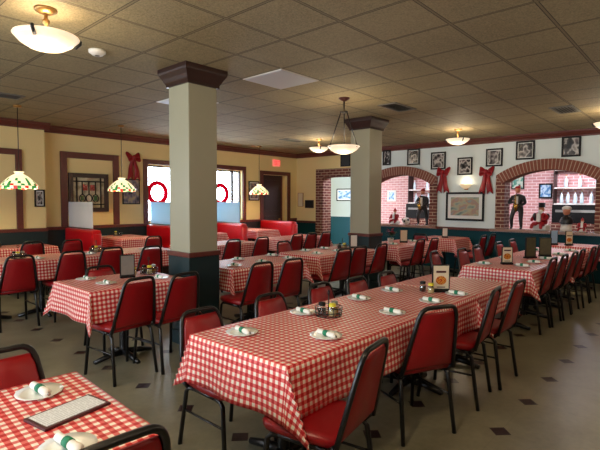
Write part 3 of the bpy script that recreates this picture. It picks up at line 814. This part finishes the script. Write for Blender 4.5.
SHORT = {'T1': 'front left corner table', 'T2A': 'long centre table', 'T2B': 'square table ending the long centre table', 'T3': 'table left of near column',
         'T5': 'table right of near column', 'T6': 'table left of far column', 'T9': 'table right of far column', 'T7A': 'near half of right-hand long table', 'T7B': 'far half of right-hand long table',
         'T8': 'square table under wide arch', 'T10': 'table under large painting', 'T4A': 'left aisle table near end', 'T4B': 'left aisle table by near column', 'T4C': 'aisle table behind near column',
         'T4D': 'aisle table before right booth', 'TW': 'left wall table'}
ROT = {'T1': R(-2.5)}
for k, (x0, x1, y0, y1, nm, dr) in TAB.items():
    cx, cy, lx, ly = (x0+x1)/2, (y0+y1)/2, x1-x0, y1-y0
    rz = ROT.get(k, 0.)
    if rz:                                        # keep the far right corner where it is
        c = Vector((x1, y1)); d = Matrix.Rotation(rz, 2) @ Vector((cx-x1, cy-y1)); cx, cy = c+d
    table(cx, cy, lx, ly, 'dark pedestal table under the gingham cloth of the '+SHORT[k], rz)
    cloth(cx, cy, lx, ly, dr, 'red gingham cloth draped over the '+SHORT[k], rz, seed=sum(map(ord, k)), bias=.12 if k == 'T2A' else .6)

# booths
ZB = .80
for x0, x1, k in ((4.1, 4.85, 'left'), (5.8, 6.55, 'middle'), (7.5, 8.2, 'right')):
    cx = (x0+x1)/2
    table(cx, 8.67, x1-x0, 1.08, 'dark pedestal table under the cloth of the %s booth' % k, 0, [0], ZB)
    cloth(cx, 8.67, x1-x0, 1.08, .2, 'red gingham cloth draped over the %s booth table' % k, 0, ZB+.004, seed=ord(k[0]))
def booth(x, sides, label):
    t = thing('booth_bench', label, 'booth bench', (x, 8.65, 0), 0, 'red booth benches')
    m = MB(); m.box((-.085, -.62, .3), (.085, .60, 1.0), .05); m.build('backrest', M['booth_vinyl'], t)
    m = MB(); m.tube([(0, -.62, .3), (0, -.62, .93)], .07, 12); m.build('end_roll', M['booth_vinyl'], t)
    for s_ in sides:
        a, b = sorted((s_*.09, s_*.46)); m = MB(); m.box((a, -.6, .36), (b, .58, .48), .035); m.build('seat', M['booth_vinyl'], t)
        m = MB(); m.box((min(a, b)+.02, -.58, 0), (max(a, b)-.02, .56, .355)); m.build('seat_base', M['dark_wood'], t)
    m = MB(); m.box((-.08, -.6, 0), (.08, .6, .3)); m.build('plinth', M['dark_wood'], t)
booth(3.6, (1,), 'red booth bench at the left wall with a white screen'); booth(5.3, (-1, 1), 'red booth bench before the left bright window')
booth(7.0, (-1, 1), 'red booth bench before the right bright window'); booth(8.70, (-1,), 'red booth bench below the dark door')
for k, (x, lab) in enumerate(((3.6, 'white frosted screen on the booth back by stained glass panel'), (5.33, 'white frosted screen, blue window light painted in, before the left bright window'), (7.0, 'white frosted screen, blue window light painted in, before the right bright window'))):
    t = thing('booth_screen', lab, 'screen', (x, 8.7, 1.0), 0, 'frosted screens on the booth backs')
    m = MB(); m.box((-.006, -.5, .015), (.006, .53, .49)); m.build('panel', M['frosted_windowlit' if k else 'frosted'], t)
    m = MB(); m.box((-.012, -.5, .0), (.012, .53, .018)); m.build('foot_rail', M['steel'], t)

# ------------------------------------------------------------------ chairs
def make_chair():
    t = thing('dining_chair', '', 'chair')
    r = .0138
    # back frame: tapered arch leaning backwards
    def P(x, f): return (x, -.205-.10*f, .44+.435*f)
    pts = []; wb, wt = .205, .143
    L = [(-wb, 0.), (-wb+(wb-wt)*.45, .45), (-wt-.004, .86)]
    pts = [P(x, f) for x, f in L]
    for i in range(1, 6):
        a = PI-PI/2*i/6; pts.append(P(-wt+.06+.06*math.cos(a), .86+.14*math.sin(a)))
    pts.append(P(-wt+.06, 1.)); pts.append(P(0, 1.003))
    pts = pts+[(-x, y, z) for x, y, z in pts[:-1][::-1]]
    m = MB(); m.tube(pts, r, 8); m.build('back_frame', M['black'], t)
    # back pad
    m = MB(); rows = []
    fs = [.05, .09, .3, .55, .8, .89, .92]; ths = [.3, 1, 1, 1, 1, .8, .25]
    for f, th in zip(fs, ths):
        w = wb-(wb-wt)*f-.013
        if f > .86: w = wt-.06+.06*math.sqrt(max(0, 1-((f-.86)/.14)**2))-.012
        d = .017*th; row = []
        for x, s_ in ((-w, 0), (-w*.93, 1), (0, 1.35), (w*.93, 1), (w, 0)): p = P(x, f); row.append(m.bm.verts.new((p[0], p[1]+.004+d*s_, p[2]+.02*d*s_)))
        for x, s_ in ((w*.93, 1), (0, 1.05), (-w*.93, 1)): p = P(x, f); row.append(m.bm.verts.new((p[0], p[1]+.004-.75*d*s_, p[2])))
        rows.append(row)
    for i in range(len(rows)-1):
        for k in range(8): f = m.bm.faces.new((rows[i][k], rows[i][(k+1) % 8], rows[i+1][(k+1) % 8], rows[i+1][k])); f.smooth = True
    m.bm.faces.new(rows[0][::-1]); m.bm.faces.new(rows[-1])
    m.build('backrest', M['vinyl'], t)
    # seat
    m = MB(); poly = [(-.19, -.19), (.19, -.19), (.21, .0), (.205, .17), (.17, .215), (-.17, .215), (-.205, .17), (-.21, .0)]
    lv = [(.95, .425), (1., .435), (1.01, .46), (.97, .475), (.8, .485), (.4, .49)]; rings = [[m.bm.verts.new((x*s_, y*s_, z)) for x, y in poly] for s_, z in lv]
    for i in range(len(rings)-1):
        for k in range(8): f = m.bm.faces.new((rings[i][k], rings[i][(k+1) % 8], rings[i+1][(k+1) % 8], rings[i+1][k])); f.smooth = True
    m.bm.faces.new(rings[0][::-1]); m.bm.faces.new(rings[-1]); m.build('seat', M['vinyl'], t)
    # legs, seat frame, stretchers
    for sx in (-1, 1):
        m = MB(); m.tube([(sx*.185, .10, .415), (sx*.186, .15, .41), (sx*.188, .175, .385), (sx*.205, .215, 0)], r, 8); m.build('leg', M['black'], t)
        m = MB(); m.tube([(sx*.185, -.10, .415), (sx*.187, -.15, .41), (sx*.19, -.178, .385), (sx*.205, -.235, 0)], r, 8); m.build('leg', M['black'], t)
    m = MB()
    for sx in (-1, 1): m.tube([(sx*.185, -.11, .415), (sx*.185, .11, .415)], r, 8); m.tube([(sx*.187, -.16, .41), (sx*.203, -.20, .45)], r, 8)
    for y in (-.08, .08): m.tube([(-.185, y, .415), (.185, y, .415)], .009, 6)
    m.build('seat_frame', M['black'], t)
    for sx in (-1, 1):
        m = MB(); m.tube([(sx*.194, -.2, .25), (sx*.194, .19, .25)], .008, 6); m.build('stretcher', M['black'], t)
    return t
chair = Kind(make_chair); G = 'red vinyl dining chairs with black tube frames'
CH = []
def side(tab, desc, sgn, items, opts=None):
    """items: (x, y_back_top, extra yaw in degrees) ; sgn +1 faces +y, -1 faces -y"""
    for i, it in enumerate(items):
        x, yb = it[0], it[1]; tw = R(it[2]) if len(it) > 2 else 0.
        rz = (0. if sgn > 0 else PI)+tw
        off = Matrix.Rotation(rz, 3, 'Z') @ Vector((0, -.305, 0))
        lab = 'red vinyl chair, %s along %s of the %s' % (ORD[i], desc, SHORT[tab])
        c = chair((x-off.x, yb-off.y, 0), rz, lab, G)
        if tab in ('T2A', 'T2B', 'T3') and sgn < 0: c.scale = (1, 1, .92)      # the lower chairs of the window side
        else: c.scale = (1, 1, 1)
NEAR, FARS = 'aisle side', 'window side'
side('T2A', 'right side', 1, [(1.78, 1.13, 10), (2.68, 1.25, -24), (3.54, 1.20, 8)])
side('T2B', 'right side', 1, [(4.03, 1.18, 0)])
side('T2A', 'left side', -1, [(1.80, 2.52, 0), (2.46, 2.54, 0), (3.09, 2.56, 0), (3.56, 2.50, 0)])
side('T2B', 'left side', -1, [(4.06, 2.48, 0)])
side('T1', 'far side', -1, [(.58, 2.28, 2)])
side('T1', 'near side', 1, [(.58, 1.185, -3)])
side('T3', 'near side', 1, [(1.95, 3.56, 6), (2.36, 3.50, 4)])
side('T3', 'far side', -1, [(2.24, 4.95, 0)])
side('T5', 'near side', 1, [(3.32, 3.52, -3), (3.78, 3.50, -3)])
side('T6', 'near side', 1, [(5.06, 3.74, -4), (5.50, 3.78, -4), (6.05, 3.76, 0)])
side('T6', 'far side', -1, [(5.3, 5.14, 0)])
side('T9', 'near side', 1, [(7.25, 3.74, 0), (7.65, 3.68, 0)])
side('T4A', 'near side', 1, [(1.78, 5.98, 0), (2.38, 6.0, 0)])
side('T4B', 'near side', 1, [(2.95, 6.12, 0), (3.42, 5.9, 0)])
side('T4C', 'near side', 1, [(4.98, 5.98, 0), (5.66, 6.0, 0)])
side('T4D', 'near side', 1, [(6.7, 6.1, 0), (7.13, 6.1, 0), (7.6, 6.1, 0)])
side('TW', 'near side', 1, [(1.75, 7.86, 0), (2.52, 7.86, 0)])
chair((3.07, 8.05, 0), 0, 'red vinyl chair standing right in front of the left booth bench', G)
chair((4.4, 7.82, 0), 0, 'red vinyl chair at the open end of the left booth table', G)
side('T7A', 'right side', 1, [(5.95, 1.38, 0), (6.40, 1.36, 0), (6.86, 1.34, 0)])
side('T7B', 'right side', 1, [(7.32, 1.34, 0), (7.85, 1.3, 0), (8.35, 1.3, 0)])
side('T7A', 'left side', -1, [(5.62, 2.72, 8), (6.22, 2.6, 0), (6.80, 2.62, 0)])
side('T7B', 'left side', -1, [(7.68, 2.6, 0), (8.4, 2.62, 0)])
chair((9.0, 3.62, 0), 0, 'red vinyl chair at the near right corner of the painting table', G)
chair((9.5, 3.62, 0), 0, 'red vinyl chair beneath the large painting, beside the wall', G)
chair((8.78, 4.4, 0), -PI/2, 'red vinyl chair at the left end of the painting table', G)

# ------------------------------------------------------------------ things on the tables
ZP = CZ+.002
def make_plate():
    t = thing('side_plate', '', 'plate')
    m = MB(); m.lathe([(0, .0), (.055, 0), (.07, .004), (.098, .014), (.1, .017), (.072, .009), (.05, .006), (0, .006)], 28); m.build('dish', M['ceramic'], t)
    return t
def make_napkin():
    t = thing('napkin_roll', '', 'napkin')
    m = MB(); m.tube([(-.072, 0, .013), (-.068, 0, .013), (-.02, 0, .013), (.03, 0, .014), (.064, 0, .014), (.07, .004, .014)], [.01, .0145, .0145, .0155, .017, .011], 12); m.build('cloth_roll', M['napkin'], t)
    m = MB(); m.tube([(-.018, 0, .0145), (.014, 0, .0145)], .0168, 14); m.build('green_band', M['band'], t)
    m = MB(); m.tube([(.06, 0, .014), (.082, .0, .013)], .006, 8); m.build('cutlery_end', M['steel'], t)
    return t
plate = Kind(make_plate); napkin = Kind(make_napkin)
PL = [('T1', 'behind the flat menu', .64, 1.97, -50), ('T1', 'in front of the flat menu', .55, 1.46, -42),
      ('T2A', 'near left corner', 1.74, 2.02, -30), ('T2A', 'near right corner', 2.02, 1.62, -25), ('T2A', 'left side beside caddy', 2.34, 2.08, -35), ('T2A', 'right side beyond caddy', 2.76, 1.63, -20),
      ('T2A', 'middle of left side', 2.98, 2.06, -30), ('T2A', 'far left side', 3.44, 2.04, -25), ('T2A', 'far right side behind chair', 3.28, 1.6, -15), ('T2A', 'far right corner', 3.68, 1.57, -20),
      ('T3', 'far left corner', 1.90, 4.50, -30), ('T3', 'near left corner', 1.93, 4.14, -30), ('T3', 'near right corner', 2.42, 4.06, -30),
      ('T5', 'left end', 3.5, 4.2, -30), ('T5', 'middle near side', 3.95, 4.2, 0), ('T5', 'middle far side', 3.9, 4.6, 30), ('T5', 'right end near side', 4.45, 4.22, -30), ('T5', 'right end far side', 4.5, 4.6, 10),
      ('T6', 'near left corner', 5.12, 4.28, -30), ('T6', 'far left corner', 5.3, 4.66, 20), ('T6', 'middle near side', 5.6, 4.28, -30), ('T6', 'middle far side', 5.75, 4.66, 10),
      ('T7A', 'near left corner', 5.72, 2.1, -30), ('T7A', 'near right corner', 5.85, 1.7, -20), ('T7A', 'middle right side', 6.3, 1.69, -20), ('T7A', 'far right side', 6.8, 1.68, -20), ('T7A', 'middle left side', 6.5, 2.1, -20),
      ('T7B', 'near right side', 7.5, 1.68, -20), ('T7B', 'far right side', 8.2, 1.68, -20), ('T7B', 'left side', 7.9, 2.08, -20),
      ('T4A', 'middle', 2.15, 6.55, 0), ('T4B', 'left end', 2.85, 6.6, 20), ('T4B', 'right end', 3.7, 6.6, 0),
      ('T4C', 'left end', 4.75, 6.6, 10), ('T4C', 'right end', 5.6, 6.6, 10), ('T9', 'left end', 7.2, 4.25, 0), ('T9', 'right end', 8.0, 4.3, 0), ('TW', 'right end', 2.7, 8.45, 0), ('TW', 'left end', 1.75, 8.45, 0)]
for tb, where, x, y, a in PL:
    pl = plate((x, y, ZP), 0, 'white side plate on the %s, %s' % (SHORT[tb], where), 'white side plates'); pl.scale = (.86,)*3 if tb == 'T1' else (.93,)*3
    napkin((x+.004, y, ZP+.008), R((-74 if tb == 'T1' else -92)+a*.25), 'green-banded white napkin roll on plate, %s, %s' % (SHORT[tb], where), 'rolled napkins with green bands')
# flat menu on the front table
t = thing('flat_menu', 'flat menu board with maroon frame on the front left table', 'menu', (.655, 1.72, ZP), R(10))
m = MB(); m.box((-.125, -.07, 0), (.125, .07, .01), .003); m.build('cover', M['maroon'], t)
m = MB(); bm = m.bm; uvl = bm.loops.layers.uv.new('UVMap')
q = [bm.verts.new(p) for p in ((-.113, -.058, .0112), (.113, -.058, .0112), (.113, .058, .0112), (-.113, .058, .0112))]; f = bm.faces.new(q)
for lp, u in zip(f.loops, ((0, 0), (1, 0), (1, 1), (0, 1))): lp[uvl].uv = u
m.build('page', M['menu_page'], t)
# table tent menus
def tent(tb, x, y, rz, label, face='card', img=True, w=.135, h=.2):
    t = thing('menu_stand', label, 'menu stand', (x, y, ZP), rz, 'standing menu holders')
    m = MB(); m.box((-w/2, -.035, 0), (w/2, .035, .022), .005); m.build('stand_base', M['black_plastic'], t)
    m = MB(); frame_rect(m, -w/2, w/2, .02, h+.02, .01, -.012, .012); m.build('frame', M['black_plastic'], t)
    m = MB(); m.box((-w/2+.009, -.009, .028), (w/2-.009, .009, h+.012)); m.build('card', M[face], t)
    if img:
        m = MB(); m.prism([(.045*math.cos(2*PI*i/20), .10+.038*math.sin(2*PI*i/20)) for i in range(20)], 'y', -.0105, -.009); m.build('food_picture', M['pizza'], t)
        m = MB(); m.box((-.042, -.0105, .165), (.042, -.009, .182)); m.box((-.035, -.0105, .038), (.035, -.009, .046)); m.build('heading', M['maroon'], t)
FC = R(-48)
tent('T2A', 3.72, 1.73, FC, 'menu stand with round food picture on the long centre table', w=.15, h=.215)
tent('T7A', 5.93, 1.90, FC, 'menu stand with round food picture on the right-hand long table')
tent('T7A', 6.82, 1.88, R(-25), 'dark menu stand, left one of a pair on right-hand table', 'card_back', False, .19, .27)
tent('T7B', 7.16, 1.78, R(-60), 'dark menu stand, right one of a pair on right-hand table', 'card_back', False, .16, .25)
tent('T3', 2.24, 4.34, R(-20), 'grey-backed menu stand on the table left of near column', 'card_grey', False, .14, .21)
tent('T6', 6.22, 4.42, R(-30), 'white menu stand beside the far column', 'white', False, .13, .2)
tent('T9', 7.7, 4.33, R(-50), 'tan menu stand right of the far column', 'card', False, .14, .22)
tent('T4C', 4.62, 6.84, R(-50), 'grey menu stand behind the near column', 'card_grey', False, .13, .2)
tent('T8', 9.25, 2.16, FC, 'pale blue menu stand, left one on the arch table', 'blue_sheet', False, .13, .24)
tent('T8', 9.3, 1.93, FC, 'tan menu stand, right one on the arch table', 'card', True, .13, .24)
tent('T10', 9.4, 4.3, FC, 'white menu stand on the table under the large painting', 'white', False, .12, .19)
# caddies and jars
def make_caddy():
    t = thing('wire_caddy', '', 'caddy')
    m = MB()
    for r_, z in ((.085, .004), (.09, .03), (.092, .06)): m.tube([(r_*math.cos(2*PI*i/24), r_*math.sin(2*PI*i/24), z) for i in range(24)], .003, 6, True)
    for k in range(10):
        a = 2*PI*k/10; m.tube([(.085*math.cos(a), .085*math.sin(a), .004), (.092*math.cos(a), .092*math.sin(a), .06)], .0025, 5)
    for k in range(3): a = PI*k/3; m.tube([(.085*math.cos(a), .085*math.sin(a), .004), (-.085*math.cos(a), -.085*math.sin(a), .004)], .0025, 5)
    m.build('basket', M['black'], t)
    m = MB(); m.tube([(0, 0, .004), (0, 0, .14)], .004, 6); m.tube([(.016*math.cos(2*PI*i/14), 0, .156+.016*math.sin(2*PI*i/14)) for i in range(14)], .0035, 6, True); m.build('handle', M['black'], t)
    return t
caddy = Kind(make_caddy)
def jar_kind(fill, lid):
    def mk():
        t = thing('condiment_jar', '', 'jar')
        m = MB(); m.lathe([(0, .002), (.026, .002), (.028, .01), (.028, .055), (.022, .065), (.022, .07)], 16); m.build('glass_body', M['jar_glass'], t)
        m = MB(); m.lathe([(0, .004), (.024, .004), (.0255, .012), (.0255, .045), (0, .046)], 16); m.build('filling', M[fill], t)
        m = MB(); m.lathe([(.024, .066), (.024, .084), (.018, .088), (0, .088)], 16); m.build('lid', M[lid], t)
        return t
    return Kind(mk)
jy, jd, jc = jar_kind('amber', 'steel'), jar_kind('oil', 'black_plastic'), jar_kind('cheese', 'yellow_lid')
for tb, x, y in (('T2A', 2.42, 1.92), ('T3', 2.52, 4.42), ('T6', 6.02, 4.5), ('T4A', 2.0, 6.8), ('T4B', 3.05, 6.85), ('TW', 2.2, 8.6)):
    caddy((x, y, ZP), .4, 'black wire condiment caddy on the '+SHORT[tb], 'wire condiment caddies')
    jy((x+.045, y-.015, ZP+.006), 0, 'amber jar in the caddy on the '+SHORT[tb], 'condiment jars')
    jd((x-.04, y+.025, ZP+.006), 0, 'dark jar in the caddy on the '+SHORT[tb], 'condiment jars')
    jc((x-.02, y-.048, ZP+.006), 0, 'yellow-lidded jar in the caddy on the '+SHORT[tb], 'condiment jars')
for x, y, lab in ((3.60, 1.76, 'yellow-lidded shaker jar beside the menu stand, long centre table'), (2.35, 4.42, 'yellow-lidded shaker jar beside the grey menu stand')):
    jc((x, y, ZP), 0, lab, 'condiment jars')
jd((3.63, 1.85, ZP), 0, 'dark jar behind the shaker jar on long centre table', 'condiment jars')
for x, y, lab in ((4.45, 9.0, 'left booth'), (7.85, 9.0, 'right booth')):
    caddy((x, y, ZB+.006), .2, 'black wire condiment caddy on the %s table' % lab, 'wire condiment caddies')
    jc((x-.04, y, ZB+.012), 0, 'yellow-lidded jar in the caddy on the %s table' % lab, 'condiment jars')
    jd((x+.04, y-.01, ZB+.012), 0, 'dark jar in the caddy on the %s table' % lab, 'condiment jars')
# poinsettia pot by the far column
t = thing('potted_poinsettia', 'small red poinsettia in white pot right of far column', 'plant', (7.38, 4.42, ZP))
m = MB(); m.lathe([(0, 0), (.045, 0), (.06, .1), (.052, .1), (0, .09)], 16); m.build('pot', M['white'], t)
rp = random.Random(3)
def leaves(n, z, r_, L):
    m = MB()
    for i in range(n):
        a = rp.uniform(0, 6.28); tl = rp.uniform(-.2, .6); d = Vector((math.cos(a), math.sin(a), tl)); s_ = Vector((-math.sin(a), math.cos(a), 0))
        c = Vector((0, 0, z+rp.uniform(-.03, .03)))+d*r_*rp.uniform(.1, .6)
        v = [m.bm.verts.new(p) for p in (c, c+d*L*.5+s_*L*.28, c+d*L, c+d*L*.5-s_*L*.28)]
        m.bm.faces.new(v)
    return m
leaves(26, .14, .07, .09).build('leaf', M['foliage'], t); leaves(22, .2, .05, .08).build('red_bract', M['red_suit'], t)

# ------------------------------------------------------------------ lights
def point(x, y, z, e, col, r=.08):
    l = bpy.data.lights.new('lamp_light', 'POINT'); l.energy = e; l.color = col; l.shadow_soft_size = r
    o = bpy.data.objects.new('lamp_light', l); COL.objects.link(o); o.location = (x, y, z); return o
WARM = (1, .83, .60)
UP, DOWN = 6., 7.
for x, y, lab in BOWLS:
    point(x, y, H-.165, UP, WARM, .05); point(x, y, H-.42, DOWN*(3.6 if y < 0 else 7. if y < 1.2 else 1.7), WARM, .16)  # bowls at negative y carry the added fill
point(5.01, 3.74, H-.6, UP*1.5, WARM, .05); point(5.01, 3.74, H-.86, DOWN, WARM, .16)
for x, y, lab in TIF: point(x, y, H-1.1, 13., (1, .82, .52), .05)
point(XW-.1, 4.14, 1.97, 1.3, WARM, .04)
w = bpy.data.worlds.new('world'); S.world = w; w.use_nodes = True
bg = w.node_tree.nodes['Background']; bg.inputs[0].default_value = (.86, .93, 1, 1); bg.inputs[1].default_value = 13.
def portal(loc, rot, sx, sy):
    l = bpy.data.lights.new('window_portal', 'AREA'); l.shape = 'RECTANGLE'; l.size = sx; l.size_y = sy; l.cycles.is_portal = True
    o = bpy.data.objects.new('window_portal', l); COL.objects.link(o); o.location = loc; o.rotation_euler = rot
for a, b in WIN: portal(((a+b)/2, YW+.16, (WZ[0]+WZ[1])/2), (-PI/2, 0, 0), b-a, WZ[1]-WZ[0])
for a, b in BW: portal((XB-.11, (a+b)/2, (BZ[0]+BZ[1])/2), (0, -PI/2, 0), BZ[1]-BZ[0], b-a)

S.view_settings.view_transform = 'Standard'; S.view_settings.look = 'None'
S.view_settings.exposure = .5; S.view_settings.gamma = 1.; S.view_settings.use_curve_mapping = False
S.cycles.max_bounces = 8; S.cycles.diffuse_bounces = 4; S.cycles.glossy_bounces = 3; S.cycles.transparent_max_bounces = 12
S.cycles.caustics_reflective = False; S.cycles.caustics_refractive = False; S.cycles.sample_clamp_indirect = 4.
S.cycles.use_denoising = True
